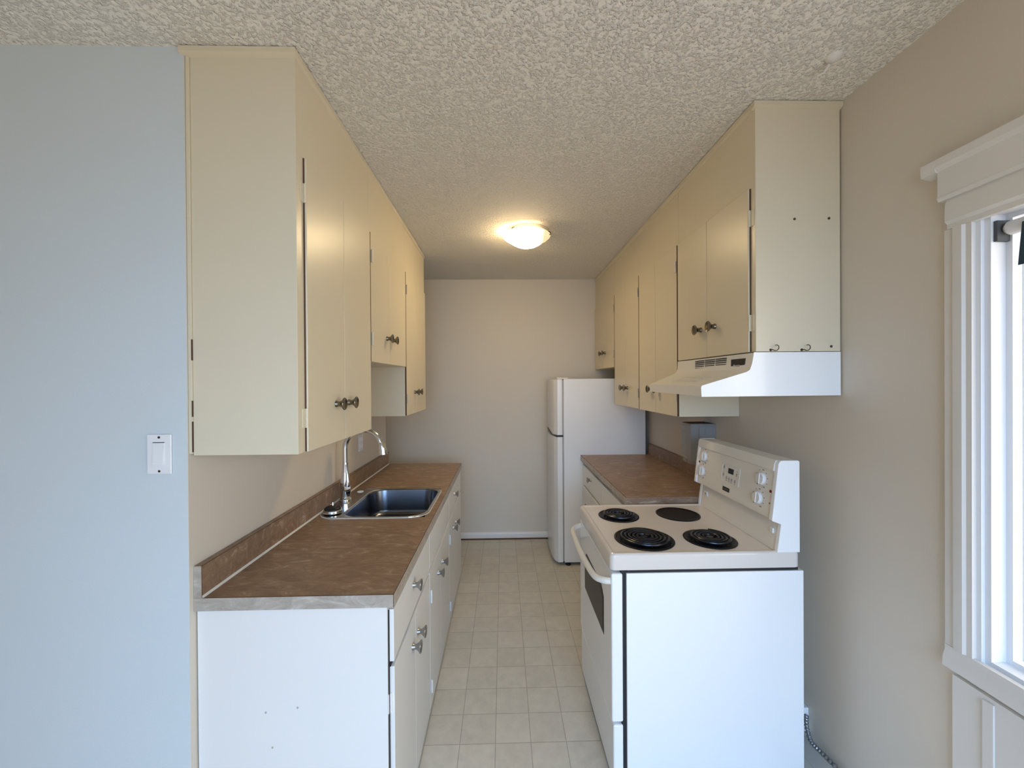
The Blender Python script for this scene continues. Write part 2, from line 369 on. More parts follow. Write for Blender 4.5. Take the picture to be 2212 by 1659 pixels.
for z0, z1 in ((1.375, 1.47), (1.485, 1.535), (1.66, 1.725)):
    MB().box(XL+0.0112, XL+0.0128, 1.2468, 1.2560, z0, z1).build('edge_crack', 'brown_gap', c, label='dark crack where cabinet meets wall')
wall_cab(1, FXL, XL+0.001, 1.9165, 2.6045, 1.690, 'short cream wall cabinet above the sink, between two taller ones', [(1.9215, 2.228, 2.175, 1.828, -1), (2.231, 2.600, 2.275, 1.828, 1)], 1.690)
wall_cab(1, FXL, XL+0.001, 2.6055, 3.256, 1.368, 'tall cream wall cabinet at the far end of the left wall', [(2.612, 2.90, 2.845, 1.520, -1), (2.903, 3.252, 2.955, 1.520, 1)], 1.370)

# ------------------------------------------------------------------ wall cabinets, right
FXR = 0.945
c = wall_cab(-1, FXR, XR-0.006, 1.456, 2.100, 1.694, 'short cream wall cabinet above the range hood', [(1.487, 1.795, 1.725, 1.826, -1), (1.7975, 2.096, 1.848, 1.826, 1)], 1.694)
wall_cab(-1, FXR, XR-0.001, 2.1015, 2.7015, 1.394, 'tall cream wall cabinet just past the range hood, one knob hidden behind it', [(2.108, 2.409, 2.355, 1.538, -1), (2.4115, 2.699, 2.462, 1.538, 1)], 1.394)
wall_cab(-1, FXR, XR-0.001, 2.7025, 3.300, 1.394, 'tall cream wall cabinet on the right, beside the refrigerator top', [(2.708, 2.996, 2.948, 1.538, -1), (2.998, 3.296, 3.045, 1.538, 1)], 1.396)
wall_cab(-1, FXR, XR-0.001, 3.301, YEND-0.001, 1.708, 'small cream wall cabinet above the refrigerator', [(3.306, 3.645, 3.59, 1.848, -1), (3.648, 3.998, 3.70, 1.848, 1)], 1.708)
for x, lab in ((1.000, 'small metal cup hook under the near side of hood cabinet, left one'), (1.118, 'small metal cup hook under the near side of hood cabinet, right one')):
    pts = [(x, 1.455, 1.700), (x, 1.444, 1.700), (x+0.004, 1.438, 1.696), (x+0.012, 1.437, 1.697), (x+0.018, 1.437, 1.704), (x+0.018, 1.437, 1.712), (x+0.012, 1.437, 1.717), (x+0.005, 1.437, 1.716)]
    o = MB().tube(pts, 0.0017, 8).lathe([(0.005, 0), (0.004, 0.002)], (x, 1.4555, 1.700), (0, -1, 0), 12).build('cup_hook', 'dark_metal')
    o['label'] = lab; o['category'] = 'hook'; o['group'] = 'cup hooks on the hood cabinet'
for x, z, lab in ((1.092, 2.188, 'small screw high on the hood cabinet side, left of two'), (1.223, 2.191, 'small screw high on the hood cabinet side, near the wall'), (1.230, 1.712, 'small screw low on the hood cabinet side, right of the hooks')):
    o = MB().lathe([(0, -0.001), (0.0045, -0.001), (0.0045, 0.003), (0.002, 0.0045), (0, 0.0045)], (x, 1.4562, z), (0.25, -1, 0), 12).build('screw', 'dark_metal')
    o['label'] = lab; o['category'] = 'screw'; o['group'] = 'screws on the hood cabinet side'

# ------------------------------------------------------------------ base cabinets, left
FB = -0.375
ZS0 = ZK-0.042
def base_cab(label, y0, y1, parts, m='white_cab', hollow=False):
    t = thing('base_cabinet', label, 'cabinet', (-0.67, (y0+y1)/2, 0))
    if hollow:      # open carcass, so that the bowl hangs inside it
        MB().box(XL+0.004, XL+0.014, y0, y1, 0, ZS0-0.0005).box(FB-0.018, FB, y0, y1, 0, ZS0-0.0005).box(XL+0.014, FB-0.018, y0, y0+0.016, 0, ZS0-0.0005).box(XL+0.014, FB-0.018, y1-0.016, y1, 0, ZS0-0.0005).box(XL+0.014, FB-0.018, y0, y1, 0, 0.02).build('body', m, t)
    else: MB().box(XL+0.004, FB, y0, y1, 0.0, ZS0-0.0005, 0.0015).build('body', m, t)
    return t
def drawer(parent, xf, sg, y0, y1, z0, z1, m, ky=None, kz=None, name='drawer', km='knob_cool'):
    x0, x1 = sorted((xf, xf+sg*0.018))
    d = MB().box(x0, x1, y0, y1, z0, z1, 0.003).build(name, m, parent)
    if ky is not None: knob(d, xf+sg*0.018, ky, kz, sg, km, 0.95)
    return d
b1 = base_cab('white base cabinet nearest the camera, under the brown counter with its end panel showing', 1.270, 1.8995, None)
drawer(b1, FB, 1, 1.282, 1.896, 0.686, 0.856, 'white_cab', 1.555, 0.795)
door(b1, FB, 1, 1.286, 1.588, 0.012, 0.668, 'white_cab', 1.535, 0.565, -1, km='knob_cool', leaf=0.010)
door(b1, FB, 1, 1.591, 1.896, 0.012, 0.668, 'white_cab', 1.628, 0.565, 1, km='knob_cool')
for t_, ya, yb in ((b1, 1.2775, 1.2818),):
    MB().box(FB, FB+0.004, ya, yb, 0.02, 0.855).build('hinge_gap_shade', 'dark', t_, smooth=False)  # dark strip painting the shade in the near door gap
for x, z in ((-0.76, 0.542), (-0.66, 0.555), (-0.74, 0.43)):
    MB().lathe([(0, -0.001), (0.003, -0.001), (0.003, 0.0012), (0, 0.0012)], (x, 1.270, z), (0, -1, 0), 10).build('screw_head', 'button', b1)
MB().box(FB, FB+0.006, 1.284, 1.894, 0.6685, 0.6855).build('rail_gap_shade', 'dark', b1, smooth=False)  # dark strip painting the shade between drawer and doors
b2 = base_cab('white sink base cabinet with blank false drawer front above two doors', 1.9005, 2.5745, None, hollow=True)
drawer(b2, FB, 1, 1.905, 2.570, 0.690, 0.856, 'white_cab', name='false_front')
door(b2, FB, 1, 1.905, 2.222, 0.014, 0.672, 'white_cab', 2.130, 0.565, -1, km='knob_cool')
door(b2, FB, 1, 2.225, 2.570, 0.014, 0.672, 'white_cab', 2.275, 0.560, 1, km='knob_cool')
b3 = base_cab('white base cabinet at the far end of the left counter', 2.5755, 3.296, None)
drawer(b3, FB, 1, 2.580, 3.290, 0.694, 0.856, 'white_cab', 2.83, 0.792)
door(b3, FB, 1, 2.580, 2.835, 0.016, 0.676, 'white_cab', 2.765, 0.575, -1, km='knob_cool')
door(b3, FB, 1, 2.838, 3.290, 0.016, 0.676, 'white_cab', 2.905, 0.565, 1, km='knob_cool')

# counter, left (opening for the sink bowl)
t = thing('countertop', 'brown laminate countertop with a steel sink in it, along the left wall', 'countertop', (-0.66, 2.28, ZS0))
hx0, hx1, hy0, hy1 = -0.829, -0.396, 1.985, 2.517
mb = MB()
for b in ((XL+0.001, XKL, 1.262, hy0), (XL+0.001, XKL, hy1, YLF)): mb.box(b[0], b[1], b[2], b[3], ZS0, ZK)
mb.box(XL+0.001, hx0, hy0, hy1, ZS0, ZK).box(hx1, XKL, hy0, hy1, ZS0, ZK)
bmesh.ops.remove_doubles(mb.bm, verts=mb.bm.verts, dist=1e-5)
mb.build('top', 'laminate', t, smooth=False)
MB().box(XL+0.001, XL+0.025, 1.262, YLF, ZK+0.0002, 1.015, 0.0012).build('backsplash', 'laminate', t)
eb = MB()
eb.box(XL+0.001, XKL, 1.2612, 1.2620, ZS0, ZK-0.001).box(XKL-0.0002, XKL+0.0005, 1.2612, YLF, ZS0, ZK-0.001).box(XL+0.001, XL+0.0248, 1.2612, 1.2620, ZK, 1.0145)
eb.build('edge_band', 'edge', t, smooth=False, label='pale grey laminate edge')
em = MB()   # dark glue line of the laminate edge
em.box(XKL-0.001, XKL+0.0006, 1.2614, YLF, ZK-0.0012, ZK+0.0004).box(XL+0.03, XKL+0.0006, 1.2608, 1.2625, ZK-0.0012, ZK+0.0004).box(XKL-0.0008, XKL+0.0006, 1.2612, 1.2625, ZS0, ZK)
em.box(XL+0.0245, XL+0.0256, 1.2614, 1.2628, ZK, 1.015).box(XL+0.0242, XL+0.0254, 1.262, YLF, 1.0138, 1.0154)
em.build('edge_line', 'brown_gap', t)
MB().prism([(XL+0.025, ZK), (XL+0.025, ZK+0.006), (XL+0.031, ZK)], 'y', 1.263, YLF-0.002).build('caulk', 'caulk', t)

# ------------------------------------------------------------------ sink, faucet
t = thing('sink', 'square stainless steel sink set into the left counter', 'sink', (-0.66, 2.25, ZK))
cx, cy, hx, hy = -0.662, 2.2515, 0.277, 0.277
rim = MB()
rim.loft([rrect(cx, cy, hx, hy, 0.095, ZK+0.0006), rrect(cx, cy, hx-0.001, hy-0.001, 0.094, ZK+0.004), rrect(cx, cy, hx-0.006, hy-0.006, 0.09, ZK+0.0055),
          rrect(cx+0.002, cy, hx-0.012, hy-0.012, 0.085, ZK+0.0035), rrect(-0.612, cy, 0.217, 0.266, 0.098, ZK+0.003), rrect(-0.612, cy, 0.213, 0.262, 0.095, ZK+0.0045), rrect(-0.612, cy, 0.209, 0.258, 0.092, ZK+0.001)])
rim.build('rim', 'steel_rim', t)
MB().tube([(x, y, ZK+0.001) for x, y, z in rrect(cx, cy, hx+0.001, hy+0.001, 0.096, 0)], 0.0022, 6, closed=True).build('caulk_bead', 'caulk', t)
bw = MB()
bx = -0.612
R = [rrect(bx, cy, 0.209, 0.258, 0.092, ZK+0.001), rrect(bx, cy, 0.203, 0.252, 0.088, ZK-0.008), rrect(bx, cy, 0.192, 0.240, 0.082, ZK-0.12)]
for i in range(1, 7):
    a = i*PI/2/6; R.append(rrect(bx, cy, 0.192-0.03*(1-math.cos(a)), 0.240-0.03*(1-math.cos(a)), 0.082-0.012*(1-math.cos(a)), ZK-0.12-0.03*math.sin(a)))
R.append(rrect(bx, cy, 0.05, 0.05, 0.045, ZK-0.155))
bw.loft(R, cap1=True).build('bowl', 'steel', t)
MB().lathe([(0.045, 0), (0.043, 0.002), (0.034, 0.001), (0.03, -0.001), (0, -0.001)], (bx, cy, ZK-0.1545), (0, 0, 1), 28, cap=False).build('drain', 'chrome', t)
MB().lathe([(0.019, 0), (0.019, 0.002), (0.014, 0.004), (0, 0.0045)], (-0.882, 2.455, ZK+0.0035), (0, 0, 1), 24).build('hole_cover', 'plastic', t)

t = thing('faucet', 'chrome gooseneck faucet behind the left corner of the sink', 'faucet', (-0.904, 2.28, ZK+0.004))
fx, fy, fz = -0.904, 2.28, ZK+0.0035
MB().lathe([(0.032, 0), (0.033, 0.004), (0.031, 0.010), (0.026, 0.016), (0.0265, 0.030), (0.029, 0.055), (0.0285, 0.085), (0.026, 0.11), (0.0205, 0.145), (0.0165, 0.180), (0.0150, 0.215), (0.0135, 0.217)], (fx, fy, fz), (0, 0, 1), 32).build('body', 'chrome', t)
pts = [(fx, fy, fz+0.21), (fx, fy, fz+0.25)]
ra = 0.104; zc0 = 1.215
for i in range(0, 15):
    a = PI - i*(PI*0.90)/14
    pts.append((fx+ra+ra*math.cos(a), fy-0.004*i/14, zc0+ra*math.sin(a)))
MB().tube(pts, [0.0140]*(len(pts)-3)+[0.0146, 0.0152, 0.0160], 20).build('neck', 'chrome', t)
p = Vector(pts[-1]); d = (Vector(pts[-1])-Vector(pts[-2])).normalized()
d2 = Vector((0.10, 0, -1)).normalized()
q1 = p + d*0.012; q2 = q1 + (d+d2).normalized()*0.024; q3 = q2 + d2*0.034
MB().tube([p+d*0.001, q1, q2, q3], [0.0172, 0.0195, 0.0225, 0.0250], 24).build('spray_head', 'chrome', t)
MB().lathe([(0.019, 0), (0.021, 0.012), (0.021, 0.030), (0.017, 0.036), (0, 0.037)], (fx+0.006, fy-0.008, fz+0.075), (0.55, -0.83, 0.05), 24).build('handle_cap', 'chrome', t)
MB().tube([(fx+0.022, fy-0.030, fz+0.085), (fx+0.025, fy-0.030, fz+0.115), (fx+0.022, fy-0.026, fz+0.15), (fx+0.012, fy-0.02, fz+0.205)], [0.014, 0.0125, 0.009, 0.005], 14).build('lever', 'chrome', t)

t = thing('sink_stopper', 'chrome and black rubber stopper on the near corner of sink', 'stopper', (-0.88, 2.055, ZK+0.004))
MB().lathe([(0.040, 0), (0.046, 0.004), (0.047, 0.012), (0.043, 0.020), (0.036, 0.023)], (-0.88, 2.055, ZK+0.0042), (0, 0, 1), 32).build('base', 'chrome', t)
MB().lathe([(0.040, 0.021), (0.041, 0.026), (0.037, 0.029), (0.034, 0.032), (0.028, 0.033), (0.024, 0.037), (0.012, 0.039), (0, 0.039)], (-0.88, 2.055, ZK+0.0042), (0, 0, 1), 32).build('rubber_top', 'rubber', t)
MB().lathe([(0.006, 0.038), (0.005, 0.046), (0.0025, 0.055), (0, 0.056)], (-0.88, 2.055, ZK+0.0042), (0, 0, 1), 16).build('post', 'chrome', t)

# wall plates
def wall_plate(name, label, cat):
    pass
t = thing('light_switch', 'white rocker light switch on the wall left of cabinets', 'light switch', (-1.058, YW, 1.37))
sx, sz = -1.058, 1.3715
MB().prism([(sx-0.0365, sz-0.061), (sx+0.0365, sz-0.061), (sx+0.0365, sz+0.061), (sx-0.0365, sz+0.061)], 'y', YW-0.0065, YW-0.0005, 0.0028, 3).build('plate', 'plastic', t)
MB().box(sx-0.0180, sx+0.0180, YW-0.0085, YW-0.0062, sz-0.0350, sz+0.0350, 0.001).build('rocker_frame', 'plastic', t)
MB().prism([(YW-0.0082, sz-0.0320), (YW-0.0120, sz-0.0310), (YW-0.0100, sz), (YW-0.0090, sz+0.0320), (YW-0.0082, sz+0.0320)], 'x', sx-0.0150, sx+0.0150, 0.0006).build('rocker', 'plastic', t)
MB().box(sx-0.0180, sx+0.0175, YW-0.0070, YW-0.0063, sz+0.0355, sz+0.0375).build('slot', 'black_plastic', t)
for dz in (-0.052, 0.052): MB().lathe([(0, 0), (0.0038, 0), (0.0036, 0.0012), (0, 0.0018)], (sx+0.001, YW-0.0062, sz+dz), (0, -1, 0), 14).build('screw', 'dark_metal', t)
t = thing('wall_outlet', 'white outlet plate on the left wall behind the faucet neck', 'outlet', (XL, 2.72, 1.18))
MB().box(XL+0.0005, XL+0.006, 2.685, 2.757, 1.124, 1.238, 0.002).build('plate', 'plastic', t)
for dz in (-0.022, 0.022): MB().box(XL+0.006, XL+0.008, 2.706, 2.736, 1.181+dz-0.014, 1.181+dz+0.014, 0.003).build('socket', 'plastic', t)

# ------------------------------------------------------------------ right counter run
FR = 0.694
def base_cab_r(label, y0, y1):
    t = thing('base_cabinet', label, 'cabinet', (0.97, (y0+y1)/2, 0))
    MB().box(FR, XR-0.004, y0, y1, 0, ZKR-0.0405, 0.0015).build('body', 'white_cab', t); return t
r1 = base_cab_r('white base cabinet between the refrigerator and the range, with a single drawer knob showing', 2.725, 3.378)
drawer(r1, FR, -1, 2.732, 3.368, 0.722, 0.882, 'white_cab', 3.035, 0.826)
door(r1, FR, -1, 2.732, 3.050, 0.012, 0.700, 'white_cab', 3.00, 0.60, -1, km='knob_cool')
door(r1, FR, -1, 3.053, 3.368, 0.012, 0.700, 'white_cab', 3.10, 0.60, 1, km='knob_cool')
r2 = base_cab_r('white base cabinet tucked behind the range under the right counter', 2.125, 2.724)
drawer(r2, FR, -1, 2.132, 2.720, 0.722, 0.882, 'white_cab', 2.43, 0.80)
door(r2, FR, -1, 2.132, 2.720, 0.012, 0.700, 'white_cab', 2.66, 0.60, -1, km='knob_cool')
o = MB().box(FR-0.006, FR+0.0, 2.46, 2.96, 0.892, 0.913, 0.001).build('cutting_board', 'brown_gap')
o['label'] = 'edge of a pull-out cutting board slotted under the right counter'; o['category'] = 'cutting board'
t = thing('countertop', 'brown laminate countertop between the range and the refrigerator', 'countertop', (0.97, 2.75, ZKR-0.04))
MB().box(XKR, XR-0.001, 2.124, 3.382, ZKR-0.04, ZKR).build('top', 'laminate', t, smooth=False)
MB().box(XR-0.024, XR-0.001, 2.124, 3.382, ZKR+0.0002, 1.052, 0.0012).build('backsplash', 'laminate', t)
MB().box(XKR-0.0005, XKR+0.0002, 2.124, 3.382, ZKR-0.04, ZKR-0.0012).build('edge_band', 'edge', t, smooth=False, label='pale grey laminate edge')
em = MB().box(XKR-0.0008, XKR+0.001, 2.124, 3.382, ZKR-0.0012, ZKR+0.0004).box(XR-0.0254, XR-0.024, 2.124, 3.382, 1.0505, 1.0525)
em.build('edge_line', 'brown_gap', t)

# clear wall dispenser beside the hood
t = thing('plastic_dispenser', 'cloudy clear plastic dispenser box hung on the wall behind the range', 'dispenser', (1.20, 2.6, 1.05))
y0, y1 = 2.34, 2.47
db = MB()
for b in ((1.12, 1.123, y0, y1, 1.125, 1.325), (1.123, XR-0.002, y0, y0+0.003, 1.125, 1.325), (1.123, XR-0.002, y1-0.003, y1, 1.125, 1.325), (XR-0.004, XR-0.001, y0, y1, 1.125, 1.325), (1.123, XR-0.004, 2.404, 2.407, 1.125, 1.320)):
    db.box(*b, 0.0008)
db.build('box', 'milky', t)
MB().box(1.116, XR-0.002, y0-0.004, y1+0.004, 1.318, 1.330, 0.002).build('rim', 'milky', t)
MB().box(1.125, XR-0.01, y0+0.01, y1-0.01, 1.325, 1.331, 0.002).build('lid', 'brown_gap', t)
for yy in (2.345, 2.408): MB().loft([[(1.122, yy, 1.125), (1.2, yy, 1.125), (1.2, yy+0.056, 1.125), (1.122, yy+0.056, 1.125)], [(1.128, yy+0.006, 1.085), (1.18, yy+0.006, 1.075), (1.18, yy+0.048, 1.075), (1.128, yy+0.048, 1.085)]], True, True).build('spout', 'milky', t)
MB().box(1.17, XR-0.004, y0-0.008, y0-0.004, 1.250, 1.312, 0.002).box(1.205, 1.209, y0-0.010, y0-0.008, 1.253, 1.308).build('tab', 'milky', t)

# ------------------------------------------------------------------ refrigerator
t = thing('refrigerator', 'white top-freezer refrigerator against the back wall', 'refrigerator', (0.85, 3.67, 0))
YF, YG = 3.3865, 3.965
MB().box(0.520, 1.229, YF, YG, 0.030, 1.612, 0.006).build('cabinet', 'fridge', t)
MB().box(0.508, 0.524, YF+0.008, YG-0.008, 0.04, 1.60).build('gasket', 'button', t)
def fdoor(z0, z1):
    n = 12; outl = []
    for i in range(n+1):
        u = i/n; y = YF+0.001+(YG-YF-0.002)*u; bul = 0.462 - 0.030*(1-(2*u-1)**4)*1.0 - 0.006
        outl.append((bul if 0 < i < n else 0.466, y))
    outl = [(0.508, YF+0.001)] + outl + [(0.508, YG-0.001)]
    return MB().prism(outl, 'z', z0, z1, 0.004, 2)
fd = fdoor(1.128, 1.608).build('freezer_door', 'fridge', t, sharp=50)
fdr = fdoor(0.032, 1.112).build('fridge_door', 'fridge', t, sharp=50)
MB().box(0.455, 0.515, YF+0.003, YG-0.01, 1.1125, 1.1275).build('door_gap', 'black_plastic', t)
hp = [(0.470, YF+0.0, 1.121), (0.452, YF+0.05, 1.123), (0.430, YF+0.14, 1.131), (0.420, YF+0.24, 1.145), (0.418, YF+0.33, 1.160)]
MB().tube(hp, [0.004, 0.007, 0.008, 0.007, 0.004], 10).build('handle', 'dark_metal', fd)
MB().box(0.470, 0.56, YF+0.01, YF+0.07, 1.6125, 1.622, 0.003).build('hinge_cover', 'almond', t)
for x, y in ((0.555, YF+0.03), (1.19, YF+0.03), (0.555, YG-0.03), (1.19, YG-0.03)):
    MB().lathe([(0.022, 0), (0.024, 0.006), (0.016, 0.012), (0.014, 0.0295)], (x, y, 0), (0, 0, 1), 18).build('foot', 'rubber', t)

# ------------------------------------------------------------------ range
RY0, RY1, RX0, RX1, RZ = 1.497, 2.110, 0.405, 1.141, 0.9265
t = thing('electric_range', 'white electric coil range with the oven facing the aisle', 'stove', (0.78, 1.80, 0))
MB().box(0.466, 1.153, RY0-0.002, RY1, 0.035, 0.853, 0.002).build('body', 'enamel', t)
MB().box(0.447, 0.470, RY0+0.006, RY1-0.006, 0.035, 0.860).box(0.470, 1.135, RY0+0.004, RY1-0.004, 0.8535, 0.863).build('inner_frame', 'dark', t)
ct = MB()
o1 = lambda i, z, r=0.018: rrect((RX0+RX1)/2, (RY0+RY1)/2, (RX1-RX0)/2-i, (RY1-RY0)/2-i, r, z, 5)
ct.loft([o1(0.004, 0.8625), o1(0.0, 0.866), o1(0.0, 0.914), o1(0.0015, 0.920), o1(0.005, 0.9245), o1(0.010, 0.9265), o1(0.014, 0.9265), o1(0.020, 0.9245, 0.014), o1(0.026, 0.9205, 0.012)], cap0=True, cap1=True)
ct.build('cooktop', 'enamel_top', t, sharp=60)
ZT = 0.9205
def burner(x, y, R, turns, label):
    b = MB().lathe([(R, 0.0), (R, 0.003), (R-0.006, 0.0045), (R-0.012, 0.002), (R*0.72, 0.0008), (0, 0.0006)], (x, y, ZT), (0, 0, 1), 48).build('drip_pan', 'black_enamel', t)
    pts = []; n = int(turns*32); r0, r1 = 0.020, R-0.022
    for i in range(n+1):
        a = i/32*2*PI; r = r0 + (r1-r0)*i/n; pts.append((x+r*math.cos(a), y+r*math.sin(a), ZT+0.0125))
    pts = [(x+r1*0.99, y, ZT+0.006)][:0] + pts
    MB().tube(pts, 0.0048, 8).build('coil', 'coil', b)
    sp = MB()
    for k in range(3):
        a = k*2*PI/3+0.5
        sp.tube([(x+0.012*math.cos(a), y+0.012*math.sin(a), ZT+0.0055), (x+r1*math.cos(a), y+r1*math.sin(a), ZT+0.0055)], 0.0022, 6)
    sp.lathe([(0.014, 0.004), (0.014, 0.0125), (0, 0.0135)], (x, y, ZT), (0, 0, 1), 20)
    sp.build('support', 'coil', b)
    return b
burner(0.590, 1.653, 0.122, 5.0, '')
burner(0.568, 1.945, 0.098, 4.0, '')
burner(0.864, 1.640, 0.104, 4.2, '')
# back left position: pan without a coil
bb = MB().lathe([(0.104, 0.0), (0.104, 0.003), (0.098, 0.0045), (0.092, 0.002), (0.075, 0.0008), (0.0, 0.0006)], (0.868, 1.953, ZT), (0, 0, 1), 48).build('drip_pan', 'black_enamel', t)
bb['label'] = 'plain black burner cover without visible coil'

# backguard
gp = [(1.052, 0.9215), (1.068, 1.030), (1.032, 1.044), (1.058, 1.262), (1.064, 1.273), (1.072, 1.277), (1.136, 1.277), (1.1415, 1.272), (1.1415, 0.9215)]
gi = [(1.055, 0.9215), (1.070, 1.030), (1.040, 1.046), (1.0395, 1.060), (1.0585, 1.228), (1.0505, 1.236), (1.055, 1.262), (1.062, 1.275), (1.136, 1.275), (1.139, 0.9215)]
g = MB().prism(gi, 'y', RY0+0.020, RY1-0.004).build('backguard', 'almond', t, sharp=25)
for a, b in ((RY0, RY0+0.022), (RY1-0.010, RY1+0.012)):
    MB().prism(gp, 'y', a, b, 0.0035, 3).build('end_cap', 'enamel', g, sharp=40)
u = Vector((0.1152, 0, 0.9933)).normalized(); nrm = Vector((-0.9933, 0, 0.1152)).normalized()
P0 = Vector((1.0395, 0, 1.060)); uu = (Vector((1.0585, 0, 1.228))-P0).normalized(); nn = Vector((-uu.z, 0, uu.x))
def PM(y, z):   # frame on the slanted control face: local x=+Y, y=up the face, z=outward
    o = P0 + uu*((z-1.060)/uu.z); o = Vector((o.x, y, o.z))
    return Matrix(((0, uu.x, nn.x, o.x), (-1, 0, 0, o.y), (0, uu.z, nn.z, o.z), (0, 0, 0, 1)))
def pbox(mb, y, z, w, h, d0, d1, bev=0.0, seg=2, rot=0):
    mb.box(-w/2, w/2, -h/2, h/2, d0, d1, bev, seg, PM(y, z) @ Matrix.Rotation(rot, 4, 'Z')); return mb
marks = MB()
for y, z in ((2.050, 1.190), (2.058, 1.112), (1.590, 1.186), (1.599, 1.106)):
    mm = PM(y, z); k = MB()
    k.lathe([(0.0262, 0.0003), (0.0262, 0.002), (0.0245, 0.003), (0.0240, 0.010), (0.0225, 0.012), (0, 0.0122)], (0, 0, 0), (0, 0, 1), 32)
    k.box(-0.003, 0.003, -0.0215, 0.0215, 0.0115, 0.0150, 0.0012)
    k.bm.transform(mm)
    kn = k.build('control_knob', 'plastic', g)
    marks = MB()
    for i in range(9):
        a = math.radians(-60+i*36)
        w = 0.010 if i % 4 == 0 else 0.004
        pbox(marks, y + (-1)*0.036*math.cos(a), z + 0.036*math.sin(a), w, 0.0035, 0.0002, 0.0007)
    marks.build('dial_markings', 'gray_mark', kn, smooth=False)
for yy, zz in ((1.62, 1.232-0.012), (2.09, 1.222)): pass
fr = MB()
ring = lambda hx, hy, r, z: rrect(0, 0, hx, hy, r, z, 4)
fr.loft([ring(0.071, 0.043, 0.010, 0.0002), ring(0.071, 0.043, 0.010, 0.0022), ring(0.068, 0.040, 0.008, 0.0026), ring(0.066, 0.038, 0.007, 0.0010)], cap0=False, cap1=True)
fr.bm.transform(PM(1.806, 1.151)); pn = fr.build('clock_panel', 'almond', g)
pbox(MB(), 1.803, 1.167, 0.042, 0.024, 0.0011, 0.0020, 0.0006).build('display', 'black_plastic', pn)
for y, z, w in ((1.858, 1.177, 0.011), (1.860, 1.140, 0.011), (1.832, 1.131, 0.010), (1.812, 1.129, 0.010), (1.792, 1.128, 0.010), (1.765, 1.128, 0.010), (1.757, 1.160, 0.011)):
    b_ = MB().lathe([(0.0062, 0.0), (0.0062, 0.0012), (0, 0.0016)], (0, 0, 0.001), (0, 0, 1), 16)
    b_.bm.transform(PM(y, z) @ Matrix.Diagonal((0.9, 1.35, 1, 1))); b_.build('button', 'button', pn)
tx = MB()
for y, z, w in ((1.832, 1.1185, 0.010), (1.812, 1.1165, 0.010), (1.792, 1.1155, 0.009), (1.858, 1.189, 0.003), (1.858, 1.152, 0.003)): pbox(tx, y, z, w, 0.003, 0.0012, 0.0016)
for y, z in ((1.757, 1.174), (1.765, 1.115)): pbox(tx, y, z, 0.004, 0.004, 0.0012, 0.0017)
tx.build('button_labels', 'gray_mark', pn, smooth=False)
bd = pbox(MB(), 1.828, 1.078, 0.054, 0.019, 0.0003, 0.0022, 0.0008).build('badge', 'black_plastic', g)
pbox(MB(), 1.828, 1.078, 0.038, 0.0022, 0.0022, 0.0026).build('badge_lettering', 'gray_mark', bd, smooth=False)
for y, z, mm_ in ((1.530, 1.150, 'red'), (2.093, 1.155, 'red')):
    l = MB().lathe([(0.0058, 0.0002), (0.0055, 0.0025), (0, 0.0035)], (0, 0, 0), (0, 0, 1), 16); l.bm.transform(PM(y, z)); l.build('indicator_light', mm_, g)
l = MB().lathe([(0.0035, 0.0002), (0.003, 0.001), (0, 0.0012)], (0, 0, 0), (0, 0, 1), 12); l.bm.transform(PM(1.530, 1.103)); l.build('screw', 'gray_mark', g)
so = MB().box(1.0615-0.004, 1.0645, 2.035, 2.064, 0.982, 1.008, 0.001).build('socket', 'plastic', g)
MB().box(1.0570, 1.0578, 2.043, 2.046, 0.991, 1.001).box(1.0570, 1.0578, 2.052, 2.055, 0.991, 1.001).build('socket_slots', 'gray_mark', so, smooth=False)
MB().box(1.0575, 1.0650, 1.533, 1.549, 0.984, 1.004, 0.001).build('push_button', 'plastic', g)

# oven door with window and bowed handle; storage drawer
od = MB().box(RX0+0.003, 0.452, RY0-0.001, RY1, 0.283, 0.852, 0.007, 3).build('oven_door', 'enamel', t, sharp=50)
W8 = [(1.612, 0.548), (1.985, 0.548), (1.985, 0.70), (1.945, 0.735), (1.650, 0.735), (1.612, 0.70)]
def ocx(a, b, s=0.0):
    cy_, cz_ = 1.7985, 0.641
    return [(cy_+(y-cy_)*(1-s), cz_+(z-cz_)*(1-s*1.6)) for y, z in W8]
MB().prism(ocx(0, 0), 'x', RX0+0.0015, RX0+0.004).build('window_border', 'black_enamel', od)
MB().prism(ocx(0, 0, 0.09), 'x', RX0+0.0008, RX0+0.0022).build('window', 'oven_glass', od)
hz = 0.812
hpts = [(RX0+0.004, RY0+0.012, hz+0.008), (RX0-0.020, RY0+0.022, hz+0.006), (RX0-0.040, RY0+0.050, hz+0.002), (RX0-0.050, RY0+0.10, hz), (RX0-0.056, RY0+0.22, hz), (RX0-0.058, 1.80, hz), (RX0-0.056, RY1-0.22, hz), (RX0-0.052, RY1-0.10, hz), (RX0-0.042, RY1-0.05, hz+0.002), (RX0-0.020, RY1-0.025, hz+0.006), (RX0+0.004, RY1-0.012, hz+0.008)]
def catmull(P, n=6):
    P = [Vector(p) for p in P]; out = []
    for i in range(len(P)-1):
        a, b, c_, d_ = P[max(i-1, 0)], P[i], P[i+1], P[min(i+2, len(P)-1)]
        for k in range(n):
            s_ = k/n
            out.append(0.5*((2*b)+(c_-a)*s_+(2*a-5*b+4*c_-d_)*s_*s_+(3*b-a-3*c_+d_)*s_**3))
    out.append(P[-1]); return out
hb = catmull(hpts); hm = MB(); hm.tube(hb, 0.0125, 14)
MB_h = hm.build('handle', 'almond', od)
MB().box(RX0+0.008, 0.452, RY0-0.001, RY1, 0.040, 0.272, 0.007, 3).build('storage_drawer', 'enamel', t, sharp=50)
